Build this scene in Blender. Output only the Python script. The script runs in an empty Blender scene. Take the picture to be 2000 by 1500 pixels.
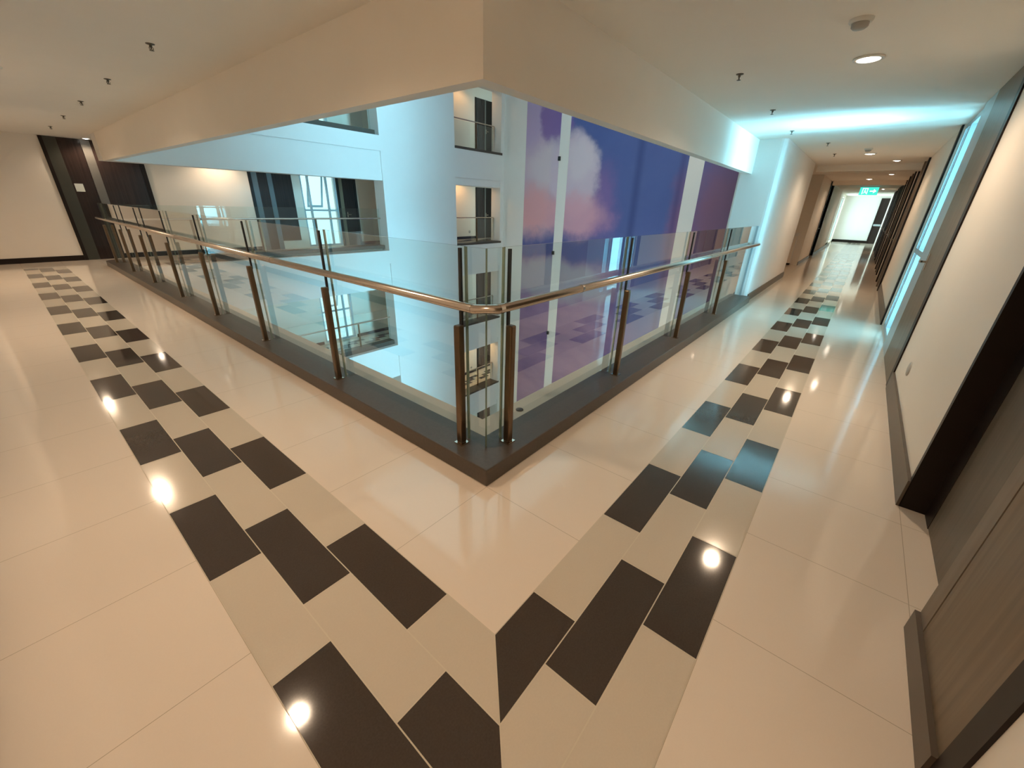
import bpy, bmesh, math, random
from mathutils import Vector, Matrix
random.seed(7)
sc = bpy.context.scene
COL = sc.collection
PI = math.pi

# ------------------------------------------------------------------ helpers
def tag(o, label=None, cat=None, group=None, kind=None):
    if label: o['label'] = label
    if cat: o['category'] = cat
    if group: o['group'] = group
    if kind: o['kind'] = kind
    return o

def empty(name, loc=(0, 0, 0), **kw):
    o = bpy.data.objects.new(name, None)
    o.empty_display_size = .1
    COL.objects.link(o)
    o.location = loc
    tag(o, **kw)
    return o

class MB:
    """collects boxes, polygons and tubes into one mesh"""
    def __init__(s):
        s.v = []; s.f = []; s.mi = []; s.sm = []
    def add(s, vs, fs, m=0, smooth=False):
        b = len(s.v)
        s.v += [tuple(v) for v in vs]
        for f in fs:
            s.f.append([b + i for i in f]); s.mi.append(m); s.sm.append(smooth)
        return s
    def box(s, x0, x1, y0, y1, z0, z1, m=0):
        if x0 > x1: x0, x1 = x1, x0
        if y0 > y1: y0, y1 = y1, y0
        if z0 > z1: z0, z1 = z1, z0
        vs = [(x, y, z) for z in (z0, z1) for y in (y0, y1) for x in (x0, x1)]
        fs = [(0, 2, 3, 1), (4, 5, 7, 6), (0, 1, 5, 4), (2, 6, 7, 3), (0, 4, 6, 2), (1, 3, 7, 5)]
        return s.add(vs, fs, m)
    def poly(s, pts, m=0):
        return s.add(pts, [tuple(range(len(pts)))], m)
    def prism(s, pts2, z0, z1, m=0):
        n = len(pts2)
        vs = [(x, y, z0) for x, y in pts2] + [(x, y, z1) for x, y in pts2]
        fs = [tuple(reversed(range(n))), tuple(range(n, 2 * n))]
        for i in range(n):
            j = (i + 1) % n
            fs.append((i, j, n + j, n + i))
        return s.add(vs, fs, m)
    def tube(s, pts, r, n=14, m=0, cap=True):
        P = [Vector(p) for p in pts]
        k = len(P)
        vs = []; fs = []
        dirs = [(P[i + 1] - P[i]).normalized() for i in range(k - 1)]
        up = Vector((0, 0, 1))
        if abs(dirs[0].dot(up)) > .9: up = Vector((1, 0, 0))
        for i in range(k):
            a = dirs[max(0, i - 1)]; b = dirs[min(k - 2, i)]
            t = (a + b).normalized()
            side = t.cross(up).normalized(); u2 = side.cross(t).normalized()
            c = max(.3, math.sqrt((1 + a.dot(b)) / 2))
            for j in range(n):
                an = 2 * PI * j / n
                vs.append(P[i] + side * (math.cos(an) * r / c) + u2 * (math.sin(an) * r))
        for i in range(k - 1):
            for j in range(n):
                j2 = (j + 1) % n
                fs.append((i * n + j, i * n + j2, (i + 1) * n + j2, (i + 1) * n + j))
        s.add(vs, fs, m, True)
        if cap:
            s.add([v for v in vs[:n]], [tuple(reversed(range(n)))], m)
            s.add([v for v in vs[-n:]], [tuple(range(n))], m)
        return s
    def lathe(s, prof, c=(0, 0, 0), n=20, m=0):
        """prof: list of (radius, z) ; around z axis at c"""
        vs = []; fs = []
        k = len(prof)
        for r, z in prof:
            for j in range(n):
                a = 2 * PI * j / n
                vs.append((c[0] + r * math.cos(a), c[1] + r * math.sin(a), c[2] + z))
        for i in range(k - 1):
            for j in range(n):
                j2 = (j + 1) % n
                fs.append((i * n + j, i * n + j2, (i + 1) * n + j2, (i + 1) * n + j))
        s.add(vs, fs, m, True)
        s.add(vs[:n], [tuple(range(n))], m)
        s.add(vs[-n:], [tuple(range(n))], m)
        return s
    def build(s, name, mats, parent=None, bevel=0, **kw):
        me = bpy.data.meshes.new(name)
        me.from_pydata(s.v, [], s.f)
        if not isinstance(mats, (list, tuple)): mats = [mats]
        for m in mats: me.materials.append(m)
        me.polygons.foreach_set('material_index', s.mi)
        me.polygons.foreach_set('use_smooth', s.sm)
        bm = bmesh.new(); bm.from_mesh(me)
        bmesh.ops.recalc_face_normals(bm, faces=bm.faces)
        bm.to_mesh(me); bm.free()
        me.update()
        o = bpy.data.objects.new(name, me)
        COL.objects.link(o)
        if parent is not None:
            o.parent = parent
            o.matrix_parent_inverse = Matrix.Translation(parent.location).inverted()
        if bevel:
            b = o.modifiers.new('soft_edges', 'BEVEL'); b.width = bevel; b.segments = 2; b.limit_method = 'ANGLE'
        tag(o, **kw)
        return o

def cells(mb, mapf, u0, u1, z0, z1, openings, d0, d1, m=0):
    """a wall between u0..u1, z0..z1 with rectangular openings, thickness d0..d1"""
    us = sorted({u0, u1} | {min(max(q, u0), u1) for o in openings for q in o[:2]})
    zs = sorted({z0, z1} | {min(max(q, z0), z1) for o in openings for q in o[2:4]})
    for i in range(len(us) - 1):
        run = None
        for k in range(len(zs) - 1):
            uc = (us[i] + us[i + 1]) / 2; zc = (zs[k] + zs[k + 1]) / 2
            hole = any(o[0] < uc < o[1] and o[2] < zc < o[3] for o in openings)
            if hole:
                if run is not None: mapf(mb, us[i], us[i + 1], d0, d1, run, zs[k], m); run = None
            elif run is None: run = zs[k]
        if run is not None: mapf(mb, us[i], us[i + 1], d0, d1, run, z1, m)

# wall frames: u along the wall, d = depth into the wall (negative = out into the room)
YR, YF, XL = -1.8, 12.56, -1.8
def map_right(mb, u0, u1, d0, d1, z0, z1, m=0): mb.box(u0, u1, YR - d0, YR - d1, z0, z1, m)
def map_far(mb, u0, u1, d0, d1, z0, z1, m=0): mb.box(u0, u1, YF + d0, YF + d1, z0, z1, m)
def map_left(mb, u0, u1, d0, d1, z0, z1, m=0): mb.box(XL - d0, XL - d1, u0, u1, z0, z1, m)
def map_hall(mb, u0, u1, d0, d1, z0, z1, m=0): mb.box(u0, u1, .06 + d0, .06 + d1, z0, z1, m)
def map_end(mb, u0, u1, d0, d1, z0, z1, m=0): mb.box(31 + d0, 31 + d1, u0, u1, z0, z1, m)

# ------------------------------------------------------------------ materials
def new_mat(name):
    m = bpy.data.materials.new(name); m.use_nodes = True
    nt = m.node_tree
    for n in list(nt.nodes): nt.nodes.remove(n)
    out = nt.nodes.new('ShaderNodeOutputMaterial')
    return m, nt, out
def N(nt, typ, **kw):
    n = nt.nodes.new(typ)
    for k, v in kw.items():
        if k.startswith('i_'):
            key = k[2:]
            key = int(key) if key.isdigit() else key.replace('_', ' ')
            n.inputs[key].default_value = v
        else: setattr(n, k, v)
    return n
def math_n(nt, op, a, b=None, c=None, clamp=False):
    n = nt.nodes.new('ShaderNodeMath'); n.operation = op; n.use_clamp = clamp
    for i, v in enumerate((a, b, c)):
        if v is None: continue
        if isinstance(v, (int, float)): n.inputs[i].default_value = v
        else: nt.links.new(v, n.inputs[i])
    return n.outputs[0]
def mixc(nt, fac, a, b):
    n = nt.nodes.new('ShaderNodeMix'); n.data_type = 'RGBA'
    for i, v in ((0, fac), (6, a), (7, b)):
        if isinstance(v, (int, float)): n.inputs[i].default_value = v
        elif isinstance(v, tuple): n.inputs[i].default_value = v if len(v) == 4 else v + (1,)
        else: nt.links.new(v, n.inputs[i])
    return n.outputs[2]

def paint(name, col, rough=.6, var=.06, scale=6, bump=.0, metallic=0, spec=.5, coat=0):
    m, nt, out = new_mat(name)
    p = N(nt, 'ShaderNodeBsdfPrincipled', i_Roughness=rough, i_Metallic=metallic)
    p.inputs['Specular IOR Level'].default_value = spec
    p.inputs['Coat Weight'].default_value = coat
    tc = N(nt, 'ShaderNodeTexCoord')
    ns = N(nt, 'ShaderNodeTexNoise', i_Scale=scale, i_Detail=4)
    nt.links.new(tc.outputs['Object'], ns.inputs['Vector'])
    lo = tuple(c * (1 - var) for c in col) + (1,); hi = tuple(min(1, c * (1 + var)) for c in col) + (1,)
    c = mixc(nt, ns.outputs['Fac'], lo, hi)
    nt.links.new(c, p.inputs['Base Color'])
    if bump:
        b = N(nt, 'ShaderNodeBump', i_Strength=bump, i_Distance=.002)
        n2 = N(nt, 'ShaderNodeTexNoise', i_Scale=scale * 40, i_Detail=2)
        nt.links.new(tc.outputs['Object'], n2.inputs['Vector'])
        nt.links.new(n2.outputs['Fac'], b.inputs['Height'])
        nt.links.new(b.outputs['Normal'], p.inputs['Normal'])
    nt.links.new(p.outputs[0], out.inputs[0])
    return m

def tile_mat(name, col, rough=.12, joint=None, speck=.05, spec=.5):
    m, nt, out = new_mat(name)
    p = N(nt, 'ShaderNodeBsdfPrincipled', i_Roughness=rough)
    p.inputs['Specular IOR Level'].default_value = spec
    tc = N(nt, 'ShaderNodeTexCoord')
    ns = N(nt, 'ShaderNodeTexNoise', i_Scale=160, i_Detail=2)
    nt.links.new(tc.outputs['Object'], ns.inputs['Vector'])
    n2 = N(nt, 'ShaderNodeTexNoise', i_Scale=1.3, i_Detail=3)
    nt.links.new(tc.outputs['Object'], n2.inputs['Vector'])
    f = math_n(nt, 'ADD', math_n(nt, 'MULTIPLY', ns.outputs['Fac'], .6), math_n(nt, 'MULTIPLY', n2.outputs['Fac'], .4))
    lo = tuple(c * (1 - speck) for c in col); hi = tuple(c * (1 + speck) for c in col)
    c = mixc(nt, f, lo, hi)
    if joint:
        sx = N(nt, 'ShaderNodeSeparateXYZ'); nt.links.new(tc.outputs['Object'], sx.inputs[0])
        ms = []
        for ax in ('X', 'Y'):
            a = math_n(nt, 'MULTIPLY', sx.outputs[ax], 1 / .6)
            a = math_n(nt, 'ADD', a, 100.5)
            a = math_n(nt, 'FRACT', a)
            a = math_n(nt, 'SUBTRACT', a, .5)
            a = math_n(nt, 'ABSOLUTE', a)
            ms.append(math_n(nt, 'LESS_THAN', a, .0013 / .6))
        c = mixc(nt, math_n(nt, 'MAXIMUM', ms[0], ms[1]), c, joint)
    nt.links.new(c, p.inputs['Base Color'])
    nt.links.new(p.outputs[0], out.inputs[0])
    return m

def wood_mat(name, lo, hi, rough=.35, axis='Z', spec=.4):
    m, nt, out = new_mat(name)
    p = N(nt, 'ShaderNodeBsdfPrincipled', i_Roughness=rough)
    p.inputs['Specular IOR Level'].default_value = spec
    tc = N(nt, 'ShaderNodeTexCoord')
    mp = N(nt, 'ShaderNodeMapping'); mp.inputs['Scale'].default_value = (38, 38, 1.2)
    nt.links.new(tc.outputs['Object'], mp.inputs['Vector'])
    ns = N(nt, 'ShaderNodeTexNoise', i_Scale=1.0, i_Detail=6, i_Distortion=.4)
    nt.links.new(mp.outputs[0], ns.inputs['Vector'])
    r = N(nt, 'ShaderNodeMapRange'); r.inputs[1].default_value = .3; r.inputs[2].default_value = .7
    nt.links.new(ns.outputs['Fac'], r.inputs[0])
    nt.links.new(mixc(nt, r.outputs[0], lo, hi), p.inputs['Base Color'])
    nt.links.new(p.outputs[0], out.inputs[0])
    return m

def glass_mat(name, tint=(.94, .975, .965), ior=1.5):
    m, nt, out = new_mat(name)
    t = N(nt, 'ShaderNodeBsdfTransparent'); t.inputs[0].default_value = tint + (1,)
    g = N(nt, 'ShaderNodeBsdfGlossy'); g.inputs['Roughness'].default_value = .0; g.inputs[0].default_value = (1, 1, 1, 1)
    fr = N(nt, 'ShaderNodeFresnel'); fr.inputs[0].default_value = ior
    # the same reflectance whether a ray meets a face from outside or from inside the pane
    geo = N(nt, 'ShaderNodeNewGeometry')
    iorv = math_n(nt, 'ADD', math_n(nt, 'MULTIPLY', geo.outputs['Backfacing'], 1 / ior - ior), ior)
    nt.links.new(iorv, fr.inputs[0])
    inv = math_n(nt, 'SUBTRACT', 1, geo.outputs['Backfacing'])
    fac = math_n(nt, 'MULTIPLY', fr.outputs[0], math_n(nt, 'ADD', math_n(nt, 'MULTIPLY', inv, 1.7), 0.0), clamp=True)
    mx = N(nt, 'ShaderNodeMixShader')
    nt.links.new(fac, mx.inputs[0]); nt.links.new(t.outputs[0], mx.inputs[1]); nt.links.new(g.outputs[0], mx.inputs[2])
    nt.links.new(mx.outputs[0], out.inputs[0])
    return m

def emit_mat(name, col, strength):
    m, nt, out = new_mat(name)
    e = N(nt, 'ShaderNodeEmission'); e.inputs[0].default_value = col + (1,); e.inputs[1].default_value = strength
    nt.links.new(e.outputs[0], out.inputs[0])
    return m

M = {}
M['wall'] = paint('cream_wall_paint', (.83, .76, .67), .55, .02, 3, .05)
M['white'] = paint('white_wall_paint', (.84, .83, .81), .6, .02, 3, .05)
M['ceil'] = paint('ceiling_paint', (.90, .85, .78), .8, .02, 3, .05)
M['tile'] = tile_mat('polished_beige_tile', (.80, .69, .58), .085, (.50, .41, .31), .03)
M['tile_light'] = tile_mat('sand_strip_tile', (.62, .54, .435), .12, None, .06)
M['tile_dark'] = tile_mat('dark_brown_strip_tile', (.060, .045, .037), .07, None, .35, .5)
M['grout'] = paint('pale_grout', (.62, .55, .43), .7, .05, 20)
M['kerb'] = paint('dark_granite', (.085, .068, .055), .38, .25, 60, 0, 0, .35)
M['ledge'] = paint('ledge_render', (.55, .50, .44), .7, .04, 8)
M['steel'] = paint('brushed_stainless_steel', (.62, .54, .47), .2, .06, 30, 0, 1)
M['steel_dark'] = paint('bronze_tinted_steel', (.19, .13, .085), .28, .1, 30, 0, 1)
M['black'] = paint('black_rubber_seal', (.012, .012, .012), .4, .1, 20)
M['frame'] = paint('near_black_brown_frame', (.014, .008, .006), .42, .15, 12, 0, 0, .25)
M['base'] = paint('dark_brown_skirting', (.10, .075, .055), .4, .1, 12)
M['wood'] = wood_mat('brown_wood_veneer', (.125, .085, .05), (.19, .135, .085), .38)
M['woodgrey'] = wood_mat('greyish_wood_veneer', (.16, .12, .085), (.20, .155, .115), .42)
M['woodleaf'] = wood_mat('shaded_door_veneer', (.10, .075, .05), (.135, .105, .075), .4)  # darker copy of the grey veneer, recess shade put into its colour
M['wooddark'] = wood_mat('dark_wood_veneer', (.018, .011, .010), (.035, .022, .02), .22)
M['olive'] = paint('dark_olive_laminate', (.045, .045, .036), .3, .1, 10)
M['postgrey'] = paint('grey_post_laminate', (.13, .125, .115), .35, .08, 10)
M['slate'] = paint('blue_grey_laminate', (.11, .14, .16), .3, .08, 10)
M['glass'] = glass_mat('clear_railing_glass')
M['edge'] = paint('green_glass_edge', (.20, .27, .21), .15, .15, 20)
M['pane'] = glass_mat('window_glass', (.93, .98, .98))
M['alu'] = paint('grey_aluminium', (.42, .50, .54), .35, .05, 12, 0, 0)
M['plastic'] = paint('white_plastic', (.75, .74, .70), .4, .02, 12)
M['brass'] = paint('dull_sprinkler_metal', (.10, .085, .06), .35, .1, 20, 0, 0)
M['lamp'] = emit_mat('warm_lamp_lens', (1, .86, .70), 5)
M['lamp_core'] = emit_mat('hot_lamp_core', (1, .92, .80), 70)
M['exit_green'] = emit_mat('green_sign_light', (.06, .70, .55), 1.3)
M['exit_white'] = emit_mat('white_sign_light', (.8, 1, .95), 1.6)
M['paper'] = paint('white_paper', (.62, .66, .62), .7, .03, 12)
M['grey'] = paint('grey_metal_plate', (.42, .40, .37), .4, .05, 12)

# ------------------------------------------------------------------ camera (solved from the floor tiling)
f_px = 781.589
Rv = ((.637776554, -.769689524, .028619976), (.297338535, .280316740, .912695087), (.710514506, .573585705, -.407637800))
cam = bpy.data.cameras.new('camera'); cam.sensor_width = 36; cam.sensor_fit = 'HORIZONTAL'
cam.lens = 36 * f_px / 2000; cam.clip_start = .02; cam.clip_end = 200
co = bpy.data.objects.new('camera', cam); COL.objects.link(co)
r, u, fw = (Vector(v) for v in Rv)
co.matrix_world = Matrix(((r.x, u.x, -fw.x, -1.33288589), (r.y, u.y, -fw.y, -1.23595214), (r.z, u.z, -fw.z, 1.44694196), (0, 0, 0, 1)))
sc.camera = co

# ------------------------------------------------------------------ sizes
CE = 2.5            # ceiling
FB = 2.02           # underside of the bulkhead over the void
XV, YV = .45, .45   # bulkhead planes
YFAR = 10.8         # facade across the void
XM = 12.6           # mural wall
XC = 6.77           # end of the right-hand railing
H = 3.3             # storey height

# ------------------------------------------------------------------ floor with its band of staggered tiles
fl = MB()
fl.box(-1.95, 31.2, -1.8, .06, -.2, 0)
fl.box(-1.95, .06, .06, 12.56, -.2, 0)
fl.box(.06, 14.5, 11.2, 12.56, -.2, 0)
fl.box(10.9, 31.2, .06, .8, -.2, 0)
fl.box(.45, 1.4, -1.92, -1.8, -.2, 0)       # door recess threshold
fl.box(5.1, 6.67, -2.6, -1.8, -.2, 0)       # sill behind the daylight window
# band base (grout) then single tiles a hair above
EPS = .0012
def clip_half(poly, fn):
    out = []
    n = len(poly)
    for i in range(n):
        a, b = poly[i], poly[(i + 1) % n]
        fa, fb = fn(a), fn(b)
        if fa >= 0: out.append(a)
        if (fa >= 0) != (fb >= 0):
            t = fa / (fa - fb)
            out.append((a[0] + (b[0] - a[0]) * t, a[1] + (b[1] - a[1]) * t))
    return out
def strip(axis, starts, amax):
    """starts[c]: where one dark tile of column c begins; tiles are .6 long, dark and light in turn"""
    g = .0022
    base = [(-1.2, -1.2), (-.6, -.6), (amax, -.6), (amax, -1.2)]
    if axis == 'y': base = [(b, a) for a, b in base]
    fl.poly([(x, y, EPS * .5) for x, y in base], 3)
    for c, s0 in enumerate(starts):
        v1 = -.6 - .2 * c; v0 = v1 - .2
        k = -4
        while True:
            a0 = s0 + .6 * k; a1 = a0 + .6
            if a0 > amax: break
            dark = (k % 2 == 0); k += 1
            if a1 < -1.2: continue
            a1 = min(a1, amax)
            p = [(a0 + g, v0 + g), (a1 - g, v0 + g), (a1 - g, v1 - g), (a0 + g, v1 - g)]
            p = clip_half(p, lambda q: q[0] - q[1] - g)     # mitre on the diagonal
            if len(p) < 3: continue
            if axis == 'y': p = [(b, a) for a, b in p]
            fl.poly([(x, y, EPS) for x, y in p], 2 if dark else 1)
strip('x', [.24, -.565, -.204], 30.9)
strip('y', [-.343, .043, .4325], 11.5)
def strip_far(z):
    for c, s0 in enumerate((.1, .5, .9)):
        y0 = 11.62 + .2 * c
        for k in range(0, 24):
            a0 = s0 + .6 * k
            if a0 + .6 > 14.4: break
            fl.poly([(a0, y0, z + EPS), (a0 + .596, y0, z + EPS), (a0 + .596, y0 + .196, z + EPS), (a0, y0 + .196, z + EPS)], 2 if k % 2 == 0 else 1)
strip_far(0)
fl.build('floor', [M['tile'], M['tile_light'], M['tile_dark'], M['grout']], kind='structure')

# floors of the other storeys behind the facing facade
for k in (-3, -2, -1, 1):
    z = k * H
    fl = MB()
    fl.box(-.6, 14.5, 11.2, 12.56, z - .2, z)
    strip_far(z)
    fl.build('floor', [M['tile'], M['tile_light'], M['tile_dark'], M['grout']], kind='structure')
MB().box(-3, 14.5, -3, 13, -13.4, -13.2).build('floor', M['tile'], kind='structure')

# ------------------------------------------------------------------ kerb and ledge
kb = MB()
kb.prism([(0, 0), (XC, 0), (XC, .26), (.26, .26), (.26, 11.02), (6.857, 11.02), (6.857, 11.3), (.12, 11.3), (.035, 11.26), (0, 11.17)], 0, .108)
kb.build('kerb', M['kerb'], bevel=.006, kind='structure')
kb = MB()
kb.box(.02, .6, .02, 11.02, -.55, -.04); kb.box(.6, XC, .02, .6, -.55, -.04)
kb.build('slab_ledge', M['ledge'], kind='structure')

# ------------------------------------------------------------------ ceiling, bulkhead
c = MB()
c.box(-1.95, 31.2, -1.95, .45, CE, CE + .2); c.box(-1.95, .45, .45, 12.6, CE, CE + .2)
c.box(.45, 14.5, 11.3, 12.6, CE, CE + .2); c.box(6.77, 31.2, .45, .8, CE, CE + .2)
c.box(5.1, 6.67, -2.6, -1.95, CE, CE + .2)
c.build('ceiling', M['ceil'], kind='structure')
b = MB()
b.box(XV, XV + .1, YV, YFAR, FB, CE + .7); b.box(XV + .1, XC, YV, YV + .1, FB, CE + .7)
b.build('wall_bulkhead', M['ceil'], kind='structure')
for x0, x1, z0 in ((11.4, 11.8, 2.37), (17.0, 17.4, 2.37)):
    MB().box(x0, x1, -1.8, .06, z0, CE).build('beam', M['wall'], kind='structure')

# ------------------------------------------------------------------ facing facade and what is behind it, storey by storey
WX0, WX1 = 5.08, 6.24
far_open = []
for k in (-3, -2, -1, 0, 1):
    z = k * H
    far_open.append((WX0, WX1, z + .03, z + 2.42))
w = MB()
cells(w, map_far, -1.95, 14.5, -11, 6.4, far_open, 0, .25)
w.build('wall_far', M['wall'], kind='structure')
fa = MB()
def mapfac(mb, u0, u1, d0, d1, z0, z1, m=0): mb.box(u0, u1, YFAR + d0, YFAR + d1, z0, z1, m)
ops = []
for k in (-3, -2, -1, 0, 1):
    z = k * H
    ops.append((.45, 6.857, z - .05, z + 2.84))
    ops.append((9.93, 12.42, z - .05, z + 2.33))
cells(fa, mapfac, .45, XM, -13.2, 6.5, ops, 0, .5)
for k in (-3, -2, -1, 0, 1):                    # recessed panel over the wide openings, lintel over the narrow ones
    z = k * H
    fa.box(.45, 6.857, YFAR + .035, YFAR + .45, z + 2.035, z + 2.84)
    fa.box(9.93, 12.42, YFAR + .03, YFAR + .45, z + 2.08, z + 2.33)
fa.build('wall_facing', M['white'], bevel=0, kind='structure')
for k in (-3, -2, -1, 1):
    z = k * H
    MB().box(.45, 14.5, 11.3, 12.56, z + 2.5, z + 2.7).build('ceiling', M['ceil'], kind='structure')
for k in (-2, -1, 1):
    z = k * H
    MB().box(.45, 6.857, 11.0, 11.3, z - .05, z + .1).box(9.93, 12.5, 10.79, 11.3, z - .05, z + .03).build('kerb', M['kerb'], kind='structure')
MB().box(9.93, 12.5, 10.79, 11.3, -.05, .03).build('kerb', M['kerb'], kind='structure')
for k in (-3, -2, -1, 0, 1):
    z = k * H
    bs = MB()
    for u0, u1 in ((1.43, 3.64), (6.95, 12.75)) if k == 0 else ((-.5, 5.0), (6.3, 12.7)):
        map_far(bs, u0, u1, -.015, 0, z, z + .11)
    bs.build('baseboard_far', M['frame'], kind='structure')
b2 = MB(); map_far(b2, -1.8, -.19, -.015, 0, 0, .11); b2.build('baseboard_far', M['frame'], kind='structure')

# mural wall and its printed panels
MB().box(XM, XM + .3, .65, YFAR + .5, -13.2, 6.5).build('wall_mural', M['white'], kind='structure')

def mural_mat():
    m, nt, out = new_mat('painted_clouds')
    p = N(nt, 'ShaderNodeBsdfPrincipled', i_Roughness=.6)
    tc = N(nt, 'ShaderNodeTexCoord')
    nz = N(nt, 'ShaderNodeTexNoise', i_Scale=.9, i_Detail=6, i_Roughness=.6)
    nt.links.new(tc.outputs['Object'], nz.inputs['Vector'])
    off = N(nt, 'ShaderNodeVectorMath'); off.operation = 'MULTIPLY_ADD'
    nt.links.new(nz.outputs['Color'], off.inputs[0])
    off.inputs[1].default_value = (1.1, 1.1, 1.1); off.inputs[2].default_value = (-.55, -.55, -.55)
    ad = N(nt, 'ShaderNodeVectorMath'); ad.operation = 'ADD'
    nt.links.new(tc.outputs['Object'], ad.inputs[0]); nt.links.new(off.outputs[0], ad.inputs[1])
    sx = N(nt, 'ShaderNodeSeparateXYZ'); nt.links.new(ad.outputs[0], sx.inputs[0])
    Y, Z = sx.outputs['Y'], sx.outputs['Z']
    def blob(cy, cz, ry, rz, soft=1.0, amt=1.0):
        a = math_n(nt, 'DIVIDE', math_n(nt, 'SUBTRACT', Y, cy), ry)
        b = math_n(nt, 'DIVIDE', math_n(nt, 'SUBTRACT', Z, cz), rz)
        d = math_n(nt, 'SQRT', math_n(nt, 'ADD', math_n(nt, 'MULTIPLY', a, a), math_n(nt, 'MULTIPLY', b, b)))
        r = N(nt, 'ShaderNodeMapRange'); r.interpolation_type = 'SMOOTHSTEP'
        r.inputs[1].default_value = 1 - soft * .5; r.inputs[2].default_value = 1 + soft * .5
        r.inputs[3].default_value = amt; r.inputs[4].default_value = 0
        nt.links.new(d, r.inputs[0]); return r.outputs[0]
    def band(v, a, b, amt=1.0):
        r = N(nt, 'ShaderNodeMapRange'); r.interpolation_type = 'SMOOTHSTEP'
        r.inputs[1].default_value = a; r.inputs[2].default_value = b
        r.inputs[3].default_value = 0; r.inputs[4].default_value = amt
        nt.links.new(v, r.inputs[0]); return r.outputs[0]
    col = mixc(nt, nz.outputs['Fac'], (0.071, 0.112, 0.354), (0.100, 0.147, 0.401))
    col = mixc(nt, band(Y, 7.9, 8.6), col, (0.614, 0.472, 0.590))                       # pale left panel
    col = mixc(nt, blob(9.5, 4.6, 1.0, 1.2, 1, .85), col, (0.472, 0.354, 0.590))
    col = mixc(nt, blob(8.3, 4.6, .62, 1.15, .45, .95), col, (0.236, 0.142, 0.401))
    col = mixc(nt, blob(8.55, 2.75, .85, .75, .8, .8), col, (0.684, 0.590, 0.661))
    col = mixc(nt, blob(6.2, 1.5, .55, 1.3, 1, .55), col, (0.307, 0.153, 0.401))
    col = mixc(nt, blob(7.45, 2.5, 1.0, 1.35, .4), col, (0.649, 0.531, 0.661))
    col = mixc(nt, blob(7.2, 3.0, .6, .6, 1, .6), col, (0.755, 0.673, 0.755))
    col = mixc(nt, blob(7.4, 1.1, 1.3, .75, .9, .9), col, (0.708, 0.389, 0.496))
    col = mixc(nt, blob(9.2, 1.25, 1.0, .85, .9, .9), col, (0.779, 0.389, 0.425))
    col = mixc(nt, math_n(nt, 'MULTIPLY', band(Z, .75, .1), band(Y, 5.0, 6.6)), col, (0.100, 0.112, 0.319))
    col = mixc(nt, blob(2.1, 1.0, 1.1, 2.2, 1.2, .85), col, (0.307, 0.130, 0.201))
    col = mixc(nt, blob(3.4, .6, .35, 1.6, 1, .7), col, (0.260, 0.118, 0.260))
    sy2 = N(nt, 'ShaderNodeSeparateXYZ'); nt.links.new(tc.outputs['Object'], sy2.inputs[0])
    def seam(y, wdt, amt):
        a = math_n(nt, 'ABSOLUTE', math_n(nt, 'SUBTRACT', sy2.outputs['Y'], y))
        r = N(nt, 'ShaderNodeMapRange'); r.interpolation_type = 'SMOOTHSTEP'
        r.inputs[1].default_value = 0; r.inputs[2].default_value = wdt; r.inputs[3].default_value = amt; r.inputs[4].default_value = 0
        nt.links.new(a, r.inputs[0]); return r.outputs[0]
    col = mixc(nt, seam(5.0, .22, .6), col, (.035, .055, .20))
    col = mixc(nt, seam(3.6, .16, .5), col, (.05, .045, .17))
    low = band(Z, -.2, -.8)
    n3 = N(nt, 'ShaderNodeTexNoise', i_Scale=.6, i_Detail=5)
    mp = N(nt, 'ShaderNodeMapping'); mp.inputs['Scale'].default_value = (1, .7, 1.8)
    nt.links.new(tc.outputs['Object'], mp.inputs[0]); nt.links.new(mp.outputs[0], n3.inputs['Vector'])
    r3 = N(nt, 'ShaderNodeMapRange'); r3.inputs[1].default_value = .35; r3.inputs[2].default_value = .65
    nt.links.new(n3.outputs['Fac'], r3.inputs[0])
    lowc = mixc(nt, r3.outputs[0], (.19, .11, .27), (.34, .20, .36))
    col = mixc(nt, math_n(nt, 'MULTIPLY', low, band(Y, 4.0, 6.0)), col, lowc)
    col = mixc(nt, blob(8.0, -1.3, 2.6, .75, .7, .85), col, (.40, .38, .46))  # lavender patch: artwork plus the railing glass reflection painted in
    nt.links.new(col, p.inputs['Base Color'])
    nt.links.new(p.outputs[0], out.inputs[0])
    return m
M['mural'] = mural_mat()
for y0, y1, lab in ((8.14, 9.68, 'narrow printed cloud mural panel, lilac and rose, nearest the facing wall'),
                    (3.45, 7.72, 'widest printed cloud mural panel, mostly deep blue, across the atrium'),
                    (.75, 2.98, 'blue and plum printed mural panel beside the white pillar at the railing end')):
    tag(MB().box(XM - .012, XM - .001, y0, y1, -9, 6.4).build('mural_panel', M['mural']), lab, 'mural')
for z, lab in ((3.05, 'small black wall fixture on the white mural stripe, upper one'),
               (-.235, 'small black wall fixture on the white mural stripe, middle one seen through the glass'),
               (-3.53, 'small black wall fixture on the white mural stripe, lowest one')):
    o = MB().box(XM - .06, XM, 8.06, 8.15, z - .07, z + .07).build('wall_fixture', M['black'], bevel=.006)
    tag(o, lab, 'wall fixture')

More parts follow.
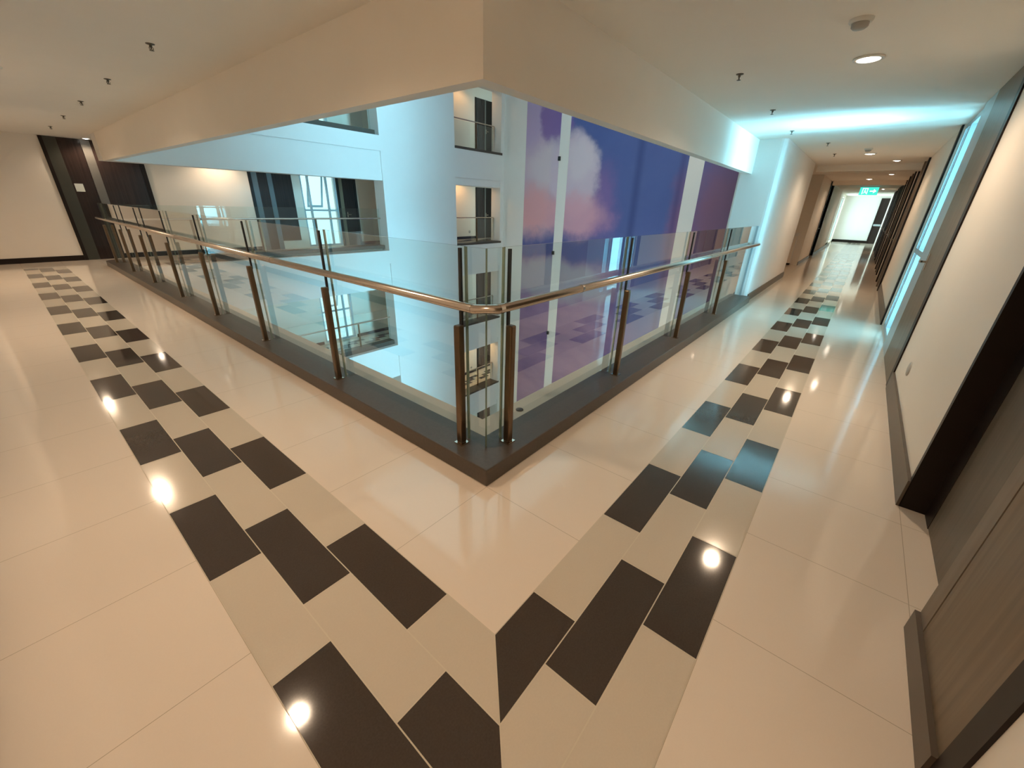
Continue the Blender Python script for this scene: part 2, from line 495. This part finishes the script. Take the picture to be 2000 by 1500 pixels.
# ------------------------------------------------------------------ walls of the two corridors
RO = [(.455, 1.40, 0, 2.5), (5.22, 6.55, 0, 2.5)]
units_r = [(10.3, 1.2), (13.6, 1.2), (17.0, 1.2), (20.4, 1.2), (24.0, 1.2)]
w = MB(); cells(w, map_right, -1.95, 31.2, 0, CE, RO, 0, .16)
w.box(.3, 1.6, -2.1, -1.96, 0, CE)
w.build('wall_right', M['wall'], kind='structure')
w = MB(); map_left(w, -1.8, 12.6, 0, .15, 0, CE); w.build('wall_left', M['wall'], kind='structure')
bs = MB(); map_left(bs, -1.8, 12.56, -.015, 0, 0, .11); bs.build('baseboard_left', M['frame'], kind='structure')
bs = MB()
for u0, u1 in ((-1.8, -.21), (1.385, 3.5), (6.68, 10.2)): map_right(bs, u0, u1, -.016, 0, 0, .163)
bs.build('baseboard_right', M['base'], kind='structure')
# pillar block at the end of the railing, with the hall wall behind it
pb = MB()
pb.prism([(XC, .11), (XC + .05, .06), (10.95, .06), (10.95, .65), (XC, .65)], -13.2, 6.5)
pb.build('pillar', M['white'], bevel=.03, kind='structure')
w = MB()
w.box(10.95, 14.2, .62, .75, 0, CE); w.box(14.2, 17.4, .12, .75, 0, CE); w.box(18.6, 24.4, .12, .75, 0, CE)
w.box(17.4, 18.6, .24, .75, 0, CE)
w.box(24.4, 31.2, .2, .75, 0, .1); w.box(24.4, 27.6, .2, .75, 0, CE); w.box(30.4, 31.2, .2, .75, 0, CE); w.box(27.6, 30.4, .2, .75, 2.35, CE)
w.build('wall_hall', M['wall'], kind='structure')
bs = MB(); bs.box(6.83, 10.95, .045, .06, 0, .13); bs.box(14.2, 17.4, .105, .12, 0, .1); bs.box(18.6, 27.6, .105, .12, 0, .1); bs.box(10.95, 14.2, .6, .62, 0, .1)
bs.build('baseboard_hall', M['base'], kind='structure')
w = MB(); w.box(31, 31.2, -1.8, .8, 0, CE); w.build('wall_end', M['white'], kind='structure')
bs = MB(); bs.box(30.97, 31, -1.42, .2, 0, .14); bs.build('baseboard_end', M['frame'], kind='structure')

# alcove that lets the daylight in
a = MB()
a.box(5.12, 5.22, -2.6, -1.96, 0, CE); a.box(6.55, 6.65, -2.6, -1.96, 0, CE)
a.build('wall_alcove', M['white'], kind='structure')
def window(name, mapf, u0, u1, z0, z1, mull, trans, d, parent_kind=True, t=.05):
    f = MB()
    mapf(f, u0, u0 + t, d, d + .07, z0, z1); mapf(f, u1 - t, u1, d, d + .07, z0, z1)
    mapf(f, u0 + t, u1 - t, d, d + .07, z0, z0 + t); mapf(f, u0 + t, u1 - t, d, d + .07, z1 - t, z1)
    for q in mull: mapf(f, q - t / 2, q + t / 2, d, d + .07, z0 + t, z1 - t)
    qs = [u0 + t] + [q for m_ in mull for q in (m_ - t / 2, m_ + t / 2)] + [u1 - t]
    for zt in trans:
        for i in range(0, len(qs), 2): mapf(f, qs[i], qs[i + 1], d, d + .07, zt - t / 2, zt + t / 2)
    fo = f.build(name, M['alu'], kind='structure')
    g = MB(); mapf(g, u0 + t, u1 - t, d + .03, d + .038, z0 + t, z1 - t)
    g.build('pane', M['pane'], fo)
    return fo
window('window_1', map_right, 5.22, 6.55, 0, 2.5, (5.45, 5.53, 6.13, 6.2, 6.33), (1.05,), .02, t=.06)
wn = 2
for k in (-2, -1, 0, 1):
    z = k * H
    fo = window('window_%d' % wn, map_far, WX0, WX1, z + .03, z + 2.42, (5.34, 5.93), (z + 1.12,), .02)
    # top-hung sash standing ajar
    s = MB()
    zt, zb = z + 2.3, z + 1.2
    def sash_box(u0, u1, t0, t1, th=.03):
        vs = []
        for (tt) in (t0, t1):
            for dd in (0, th):
                for uu in (u0, u1):
                    yy = YF + .08 + dd + tt * .3; zz = zt + (zb - zt) * tt
                    vs.append((uu, yy, zz))
        s.add(vs, [(0, 1, 3, 2), (4, 6, 7, 5), (0, 4, 5, 1), (2, 3, 7, 6), (0, 2, 6, 4), (1, 5, 7, 3)])
    sash_box(5.38, 5.43, 0, 1); sash_box(5.84, 5.89, 0, 1); sash_box(5.43, 5.84, .94, 1); sash_box(5.43, 5.84, 0, .05)
    s.build('sash', M['alu'], fo)
    wn += 1
def map_hw(mb, u0, u1, d0, d1, z0, z1, m=0): mb.box(u0, u1, .3 + d0, .3 + d1, z0, z1, m)
window('window_%d' % wn, map_hw, 27.6, 30.4, .1, 2.35, (28.5, 29.5), (), 0)  # unseen window, added to light the end wall

# ------------------------------------------------------------------ doors
dn = [1]
def handle(mb_parent, mapf, u, z, d):
    h = MB()
    mapf(h, u - .02, u + .02, d - .006, d, z - .08, z + .08)
    mapf(h, u - .009, u + .009, d - .045, d - .006, z - .009, z + .009)
    mapf(h, u - .009, u + .11, d - .055, d - .037, z - .009, z + .009)
    return h.build('door_handle', M['steel'], mb_parent)
def door(mapf, parts, leaf, hz=1.0, hu=None, hd=None):
    """parts: list of (name, material, u0,u1,d0,d1,z0,z1); leaf is the object the others belong to"""
    n, mt, u0, u1, d0, d1, z0, z1 = leaf
    g = MB(); mapf(g, u0, u1, d0, d1, z0, z1)
    root = g.build('door_%d' % dn[0], M[mt], kind='structure'); dn[0] += 1
    for (n, mt, u0, u1, d0, d1, z0, z1) in parts:
        g = MB(); mapf(g, u0, u1, d0, d1, z0, z1)
        g.build(n, M[mt], root)
    if hu is not None: handle(root, mapf, hu, hz, d0 if hd is None else hd)
    return root
T = CE - .005
# nearest door on the right
door(map_right, [('door_frame', 'frame', 1.385, 1.42, -.004, .158, 0, T), ('door_frame', 'frame', 1.25, 1.385, .103, .155, .0, T),  # inner dark strip stands in for shade on the leaf
                 ('casing', 'woodgrey', .36, .455, -.006, .15, .0, T), ('side_panel', 'wood', -.12, .35, -.006, -.0005, .095, T),
                 ('side_frame', 'frame', -.205, -.12, -.010, -.0005, 0, T), ('shadow_gap', 'black', .35, .36, -.003, -.0005, .1, T),
                 ('skirting', 'base', -.12, .455, -.022, -.006, 0, .1)],
     ('leaf', 'woodleaf', .455, 1.25, .105, .155, .004, T))
# the glazed alcove's own door surround
door(map_right, [('door_frame', 'frame', 3.50, 3.62, -.012, -.0005, 0, T), ('casing', 'alu', 4.65, 5.22, -.008, -.0005, 0, T),
                 ('door_frame', 'frame', 6.55, 6.68, -.02, -.0005, 0, T)],
     ('panel', 'wood', 3.62, 4.65, -.008, -.0005, .0, T), hu=4.5, hz=1.05, hd=-.008)
# doors further down the right side
for u0, L in units_r:
    door(map_right, [('door_frame', 'frame', u0, u0 + .14, -.03, -.0005, 0, T), ('side_panel', 'wood', u0 + .14, u0 + .75, -.012, -.0005, .0, T),
                     ('casing', 'woodgrey', u0 + .75, u0 + .83, -.04, -.0005, 0, T), ('door_frame', 'frame', u0 + 1.7, u0 + 1.84, -.04, -.0005, 0, T)],
         ('leaf', 'woodgrey', u0 + .83, u0 + 1.7, -.014, -.0005, .0, T), hu=u0 + .93)
# far wall, left end
door(map_far, [('door_frame', 'frame', -.19, -.13, -.03, 0, 0, T), ('side_panel', 'olive', -.13, .07, -.015, 0, 0, T),
               ('casing', 'postgrey', .43, .58, -.035, 0, 0, T), ('side_panel', 'wooddark', .58, 1.34, -.02, 0, .0, T), ('door_frame', 'frame', 1.34, 1.42, -.035, 0, 0, T)],
     ('leaf', 'wooddark', .07, .43, -.012, 0, .0, T))
root = bpy.data.objects['door_%d' % (dn[0] - 1)]
# far wall, middle
door(map_far, [('door_frame', 'frame', 3.65, 3.73, -.03, 0, 0, T), ('side_panel', 'slate', 3.73, 3.88, -.015, 0, 0, T),
               ('casing', 'slate', 4.14, 4.27, -.03, 0, 0, T), ('side_panel', 'wooddark', 4.27, 4.83, -.02, 0, .24, T)],
     ('leaf', 'wooddark', 3.88, 4.14, -.012, 0, 0, T))
# far wall, right of the window
door(map_far, [('door_frame', 'frame', 6.24, 6.32, -.03, 0, 0, T), ('side_panel', 'wood', 6.32, 6.45, -.012, 0, 0, T), ('door_frame', 'frame', 6.86, 6.94, -.03, 0, 0, T)],
     ('leaf', 'wooddark', 6.45, 6.86, -.012, 0, 0, T), hu=6.52)
# doors behind the narrow openings, one per storey
for k in (-3, -2, -1, 0, 1):
    z = k * H
    door(map_far, [('door_frame', 'frame', 12.76, 12.84, -.03, 0, z, z + 2.13), ('casing', 'postgrey', 13.32, 13.40, -.03, 0, z, z + 2.13), ('door_frame', 'frame', 13.94, 14.0, -.03, 0, z, z + 2.13),
                   ('side_panel', 'wooddark', 12.84, 13.32, -.015, 0, z, z + 2.13)],
         ('leaf', 'frame', 13.40, 13.94, -.012, 0, z, z + 2.13), hz=z + 1.0, hu=13.42)
# hall wall door and the end door
door(lambda mb, u0, u1, d0, d1, z0, z1, m=0: mb.box(u0, u1, .12 + d0, .12 + d1, z0, z1, m),
     [('door_frame', 'frame', 17.3, 17.4, -.02, .12, 0, T), ('door_frame', 'frame', 18.6, 18.7, -.02, .12, 0, T), ('casing', 'plastic', 17.4, 17.65, .03, .12, 0, T)],
     ('leaf', 'wooddark', 17.65, 18.6, .06, .12, 0, T), hu=17.75)
door(map_end, [('door_frame', 'frame', -1.46, -1.42, -.04, 0, 0, 2.4), ('push_bar', 'alu', -1.78, -1.46, -.09, -.05, .95, 1.05)],
     ('leaf', 'slate', -1.8, -1.46, -.03, 0, 0, 2.4))
bpy.data.objects['door_%d' % (dn[0] - 1)].data.materials[0] = M['wooddark']

# paper notice on the far left door
tag(MB().box(.095, .235, YF - .018, YF - .0125, 1.45, 1.61).build('door_notice', M['paper']),
    'white paper notice stuck on the dark door at the far end of the left corridor', 'notice')

# ------------------------------------------------------------------ railings
def glass_run(root, axis, off, a0, a1, z0, z1, th=.012):
    g = MB()
    if axis == 'y': g.box(off - th / 2, off + th / 2, a0, a1, z0, z1)
    else: g.box(a0, a1, off - th / 2, off + th / 2, z0, z1)
    mats = [M['glass'], M['edge']]
    # narrow faces are the green sawn edges
    for i, f in enumerate(g.f):
        p = [Vector(g.v[j]) for j in f]
        e = sorted(((p[q] - p[(q + 1) % 4]).length for q in range(4)))
        if e[0] < th * 1.5: g.mi[i] = 1
    return g.build('glass_panel', mats, root)

GZ0, GZ1 = .09, 1.25
rail = empty('glass_railing', (.085, .085, .108),
             label='near L-shaped stainless steel and glass railing on the dark kerb around the void', cat='railing')
LY = [.31, 1.755, 3.19, 4.62, 6.05, 7.58, 9.12, 10.65]
RX = [.31, 1.785, 3.30, 4.88]
OG = .172
h = MB(); h.tube([(.085, 11.05, .965), (.085, .165, .965), (.165, .085, .965), (XC, .085, .965)], .0245, 18)
h.build('handrail', M['steel'], rail)
for pts in (((.085, .175), (.085, .205)), ((.175, .085), (.205, .085)), ((.085, 2.55), (.085, 2.57)), ((.085, 5.35), (.085, 5.37)), ((.98, .085), (1.0, .085)), ((3.9, .085), (3.92, .085))):
    MB().tube([(x, y, .965) for x, y in pts], .0265, 18).build('rail_collar', M['steel'], rail)
def post(root, axis, a, sgn=1, ref=0.0, z=0.0, hi=1.0):
    """lower square tube, slim blade up to the glass head, small base plate; ref = kerb face, sgn = direction of the void"""
    def bx(mb, a0, a1, o0, o1, z0, z1):
        o0, o1 = ref + sgn * o0, ref + sgn * o1
        if axis == 'y': mb.box(o0, o1, a0, a1, z + z0, z + z1)
        else: mb.box(a0, a1, o0, o1, z + z0, z + z1)
    m = MB(); bx(m, a - .022, a + .022, .088, .132, .114, .85)
    p = m.build('post', M['steel_dark'], root, bevel=.008)
    m = MB(); bx(m, a - .008, a + .008, .124, .138, .82, 1.245)
    m.build('blade', M['black'], p)
    m = MB(); bx(m, a - .033, a + .033, .078, .142, .108, .116)
    m.build('base_plate', M['steel'], p)
for y in LY: post(rail, 'y', y)
for x in RX: post(rail, 'x', x)
e = [OG - .006] + [q for y in LY for q in (y - .006, y + .006)] + [11.0]
for i in range(0, len(e), 2): glass_run(rail, 'y', OG, e[i], e[i + 1], GZ0, GZ1)
e = [OG + .008] + [q for x in RX for q in (x - .006, x + .006)] + [XC - .02]
for i in range(0, len(e), 2): glass_run(rail, 'x', OG, e[i], e[i + 1], GZ0, GZ1)
MB().box(XC - .025, XC, OG - .02, OG + .02, .108, 1.25).build('wall_channel', M['alu'], rail)
MB().lathe([(.042, 0), (.042, .008)], (0, 0, 0), 18).build('wall_flange', M['steel'], rail).matrix_world = Matrix.Translation((XC - .008, .085, .965)) @ Matrix.Rotation(PI / 2, 4, 'Y')

def far_rail(x0, x1, z, label, posts, y=11.2):
    root = empty('glass_railing', (x0, y, z + .1), label=label, cat='railing', group='railings of the facing openings')
    MB().tube([(x0, y - .05, z + .93), (x1, y - .05, z + .93)], .024, 12).build('handrail', M['steel'], root)
    for px in posts:
        m = MB(); m.box(px - .02, px + .02, y - .07, y - .03, z + .1, z + .93)
        m.build('post', M['steel_dark'], root)
    glass_run(root, 'x', y, x0 + .01, x1 - .01, z + .09, z + 1.22)
far_rail(.2, 6.85, 0, 'glass railing with steel handrail across the wide opening facing us, same floor', (1.7, 3.2, 4.7))
far_rail(.5, 6.85, -H, 'glass railing with steel handrail in the wide opening one floor below', (1.7, 3.2, 5.6))
far_rail(.5, 6.85, H, 'glass railing in the wide opening one floor above, mostly hidden by the bulkhead', (1.7, 3.2, 5.2))
def far_rail2(z, label):
    root = empty('glass_railing', (9.95, 11.2, z + .03), label=label, cat='railing', group='railings of the facing openings')
    MB().tube([(9.95, 11.15, z + .945), (12.38, 11.15, z + .945), (12.40, 11.15, z + .92), (12.40, 11.15, z + .03)], .022, 12).build('handrail', M['steel'], root)
    MB().box(11.36, 11.40, 11.13, 11.17, z + .03, z + .93).build('post', M['steel_dark'], root)
    glass_run(root, 'x', 11.2, 9.95, 12.38, z + .03, z + .90)
far_rail2(0, 'short steel and glass railing in the narrow opening left of the mural, same floor')
far_rail2(H, 'short steel and glass railing in the narrow opening left of the mural, topmost one')
far_rail2(-H, 'short steel and glass railing in the narrow opening one floor down, behind the corner glass')
far_rail2(-2 * H, 'short steel and glass railing in the brightly lit narrow opening two floors down')

# ------------------------------------------------------------------ ceiling fittings
def lamp_spot(x, y, z, power, col=(1, .745, .51), size=2.75, r=.05):
    l = bpy.data.lights.new('downlight_or_fill', 'SPOT'); l.energy = power; l.color = col
    l.spot_size = size; l.spot_blend = .6; l.shadow_soft_size = r
    o = bpy.data.objects.new('downlight_or_fill', l); COL.objects.link(o); o.location = (x, y, z)
    return o
def downlight(x, y, label, power, z=CE, r=.075, col=(1, .745, .51)):
    root = empty('downlight', (x, y, z), label=label, cat='ceiling light', group='recessed round ceiling lights')
    MB().lathe([(r, 0), (r + .02, -.001), (r + .018, -.010), (r, -.012), (r - .004, -.006)], (x, y, z), 24).build('trim_ring', M['plastic'], root)
    MB().lathe([(r - .006, -.007), (r - .006, -.013)], (x, y, z), 24).build('lens', M['lamp'], root)
    MB().lathe([(.026, -.012), (.026, -.016), (.018, -.018)], (x, y, z), 18).build('led_chip', M['lamp_core'], root)
    lamp_spot(x, y, z - .03, power, col)
WARM = 102
downlight(3.1, -.9, 'bright round downlight in the right corridor ceiling nearest the camera', WARM)
downlight(9.3, -.9, 'round downlight beyond the daylight streak, next to a smoke detector', 60)
downlight(10.7, -1.32, 'round downlight near the doors, right after the daylight streak', 22, r=.06)
downlight(14.4, -1.34, 'round downlight near the doors, between the ceiling beams', 22, r=.06)
downlight(16.25, -.87, 'round downlight just in front of the exit sign', 48)
downlight(22.5, -1.3, 'small round downlight right of the exit sign', 40, r=.06)
downlight(-.92, 1.26, 'round downlight over the left corridor, mirrored in the nearest dark tile', 70)
downlight(-.92, 5.5, 'round downlight over the middle of the left corridor', WARM)
downlight(-.90, 9.58, 'round downlight over the far part of the left corridor', WARM)
downlight(.50, 12.2, 'round downlight in front of the dark door at the far left', 45, r=.06)
downlight(2.9, 12.0, 'round downlight washing the far wall behind the facing railing', 60)
downlight(11.6, 12.0, 'round downlight inside the narrow opening on the same floor', 45, col=(1, .56, .23))
for z, p in ((H, 30), (-2 * H, 100), (-H, 8)):
    lamp_spot(11.8, 11.95, z + 2.45, p * .8, (1, .56, .23))
lamp_spot(-.9, -.9, CE - .03, 42)  # added corner lamp above the camera, no fixture, lifts the near floor

def sprinkler(x, y, label, z=CE):
    root = empty('sprinkler_head', (x, y, z), label=label, cat='sprinkler', group='ceiling sprinkler heads')
    MB().lathe([(.030, 0), (.028, -.004), (.013, -.008)], (x, y, z), 16).build('escutcheon', M['brass'], root)
    MB().lathe([(.010, -.007), (.010, -.020), (.006, -.022), (.003, -.036)], (x, y, z), 12).build('body', M['brass'], root)
    m = MB(); m.tube([(x - .010, y, z - .020), (x - .013, y, z - .031), (x - .003, y, z - .041)], .0025, 8); m.tube([(x + .010, y, z - .020), (x + .013, y, z - .031), (x + .003, y, z - .041)], .0025, 8)
    m.build('frame_arms', M['brass'], root)
    MB().lathe([(.003, -.039), (.016, -.041), (.015, -.044), (.003, -.044)], (x, y, z), 14).build('deflector', M['brass'], root)
ordn = ['nearest the camera', 'second from the camera', 'third from the camera', 'fourth from the camera', 'farthest, close to the far wall']
for y, t in zip((3.40, 5.13, 6.93, 8.70, 10.52), ordn): sprinkler(-.145, y, 'small ceiling sprinkler above the left corridor, ' + t)
for x, y, t in ((3.02, -.06, 'nearest the bulkhead corner'), (4.60, -.06, 'second along the bulkhead'), (6.13, -.06, 'inside the blue daylight streak'),
                (7.57, -.38, 'just past the daylight streak'), (9.15, -.38, 'left of the second downlight')):
    sprinkler(x, y, 'small ceiling sprinkler above the right corridor, ' + t)
def detector(x, y, label, z=CE):
    root = empty('smoke_detector', (x, y, z), label=label, cat='smoke detector')
    MB().lathe([(.06, 0), (.06, -.012), (.052, -.02)], (x, y, z), 24).build('base', M['plastic'], root)
    MB().lathe([(.044, -.019), (.042, -.038), (.03, -.048), (.008, -.05)], (x, y, z), 24).build('chamber', M['grey'], root)
detector(2.27, -.87, 'round smoke detector at the top edge above the nearest right downlight')
detector(8.55, -.88, 'round smoke detector beside the second downlight of the right corridor')

# exit sign hanging in the right corridor
ex, ey, ez = 20.6, -.89, 2.20
root = empty('exit_sign', (ex, ey, CE), label='green and white illuminated exit sign hanging from the right corridor ceiling', cat='exit sign')
MB().box(ex - .03, ex + .03, ey - .28, ey + .28, ez, ez + .27).build('sign_box', M['exit_green'], root)
MB().box(ex - .035, ex + .035, ey - .30, ey + .30, ez + .27, CE).build('mount', M['plastic'], root)
pm = MB()
def fig(pts):
    for sx in (-1,):
        pm.poly([(ex + sx * .032, ey + a, ez + b) for a, b in pts])
# running figure, doorway and arrow in white
fig([(.20, .03), (.20, .24), (.03, .24), (.03, .03), (.055, .03), (.055, .215), (.175, .215), (.175, .03)])
fig([(.135, .19), (.115, .205), (.095, .19), (.115, .172)])
fig([(.14, .165), (.10, .165), (.085, .115), (.06, .06), (.08, .05), (.11, .105), (.135, .06), (.165, .05), (.165, .065), (.145, .075), (.13, .115)])
fig([(-.03, .115), (-.14, .115), (-.14, .06), (-.23, .135), (-.14, .21), (-.14, .155), (-.03, .155)])
pm.build('pictogram', M['exit_white'], root)

# hose cabinet in the hall recess
root = empty('hose_cabinet', (14.1, .40, 0), label='low pale cabinet standing in the wall recess of the right corridor', cat='cabinet')
MB().box(14.02, 14.19, .30, .58, .06, .90).build('body', M['plastic'], root)
MB().box(14.008, 14.02, .31, .44, .08, .84).build('door', M['wall'], root)
MB().box(14.008, 14.02, .45, .57, .08, .84).build('door', M['wall'], root)
MB().box(14.0, 14.19, .29, .59, .90, .93).build('top', M['plastic'], root)
MB().box(14.04, 14.19, .31, .57, 0, .06).build('plinth', M['frame'], root)

# round plate on the right wall and drain cover on the ledge
o = MB().lathe([(.055, 0), (.055, .006), (.045, .010), (.012, .011)], (0, 0, 0), 24).build('wall_plate', M['grey'])
o.matrix_world = Matrix.Translation((2.9, YR + .0, .37)) @ Matrix.Rotation(-PI / 2, 4, 'X')
tag(o, 'round grey cover plate low on the right white wall above the skirting', 'wall plate')
o = MB().lathe([(.03, 0), (.03, .006), (.02, .009)], (.91, .49, -.04), 20).build('drain_cap', M['black'])
tag(o, 'small dark drain cap on the ledge right of the railing corner', 'drain')
# round plates behind the narrow openings
for z, t in ((0, 'same floor'), (-H, 'one floor down'), (-2 * H, 'two floors down')):
    o = MB().lathe([(.06, 0), (.06, .006), (.045, .010), (.012, .011)], (0, 0, 0), 16).build('wall_plate', M['grey'])
    o.matrix_world = Matrix.Translation((12.35, YF, z + .30)) @ Matrix.Rotation(PI / 2, 4, 'X')
    tag(o, 'tiny round plate on the lit wall in the narrow opening, ' + t, 'wall plate')

# ------------------------------------------------------------------ shell of the void, roof with an opening added for the skylight fill
w = MB(); w.box(-.1, .45, .45, 11.0, 3.2, 6.5); w.box(-.1, .45, -.1, 11.0, -13.2, -.55)
w.build('wall_void_left', M['white'], kind='structure')
r_ = MB()
cells(r_, lambda mb, u0, u1, d0, d1, z0, z1, m=0: mb.box(u0, u1, z0, z1, d0, d1, m), -3, 14.5, -3.6, 12.8, [(3.2, 9.2, 4.0, 8.5)], 6.5, 6.7)
r_.build('roof', M['white'], kind='structure')
w = MB(); w.box(14.5, 14.7, 10.8, 12.8, -11, 6.5); w.build('wall_gallery_end', M['wall'], kind='structure')
w = MB(); w.box(-2.0, 14.5, -3.6, -3.4, 2.7, 6.5); w.box(-2, 14.5, -3.6, -3.4, -13.2, -.2); w.build('wall_outer', M['white'], kind='structure')

def area(loc, rot, sx, sy, power, col, spread=PI, name='daylight'):
    l = bpy.data.lights.new(name, 'AREA'); l.shape = 'RECTANGLE'; l.size = sx; l.size_y = sy
    l.energy = power; l.color = col; l.spread = spread
    o = bpy.data.objects.new(name, l); COL.objects.link(o); o.location = loc; o.rotation_euler = rot
    return o
SKY = (.29, .76, 1.0)
# daylight behind the alcove window (points along +y)
area((5.885, -2.15, 1.25), (PI / 2, 0, 0), 1.33, 2.45, 58, (.27, .74, .96))
# light thrown up from the bright ground outside
area((5.7, -2.2, .7), (PI / 2 + math.radians(47), 0, math.radians(3)), 1.0, .7, 30, (.28, .74, 1), math.radians(32), 'daylight_from_ground')
# added fill from an assumed, unseen skylight
area((6.2, 6.25, 6.6), (math.radians(12), 0, 0), 5.6, 4.2, 14, SKY)
# added narrow beams across the void, one per storey, standing in for window daylight
for z in (H, 0, -H, -2 * H):
    area((5.885, -2.2, z + 1.3), (PI / 2, 0, math.radians(-2)), 1.3, 2.3, 54, SKY, math.radians(38), 'level_daylight_fill')
# added unseen warm fills, standing in for corridor light of the other storeys
for z in (H, -H, -2 * H):
    o = area((2.2, -.8, z + 2.0), (0, 0, 0), .8, .8, 40, (1, .76, .54), math.radians(64), 'void_warm_fill')
    o.rotation_euler = Vector((.9, .44, -.10)).to_track_quat('-Z', 'Y').to_euler()
# added fill behind the hall window, brightens the end wall
area((29.0, .62, 1.25), (-PI / 2, 0, 0), 2.6, 2.0, 95, (.75, .95, 1))

wd = bpy.data.worlds.new('sky'); sc.world = wd; wd.use_nodes = True
bg = wd.node_tree.nodes['Background']; bg.inputs[0].default_value = (.60, .93, 1.0, 1); bg.inputs[1].default_value = 1.5

# ------------------------------------------------------------------ view
sc.view_settings.view_transform = 'Standard'
sc.view_settings.look = 'None'
sc.view_settings.gamma = 1
sc.view_settings.use_curve_mapping = False
sc.view_settings.exposure = .1
cy = sc.cycles
cy.use_denoising = True
cy.max_bounces = 9; cy.diffuse_bounces = 6; cy.glossy_bounces = 5; cy.transparent_max_bounces = 24
cy.use_adaptive_sampling = True; cy.adaptive_threshold = .12; cy.adaptive_min_samples = 20
cy.sample_clamp_indirect = 6
cy.caustics_reflective = False
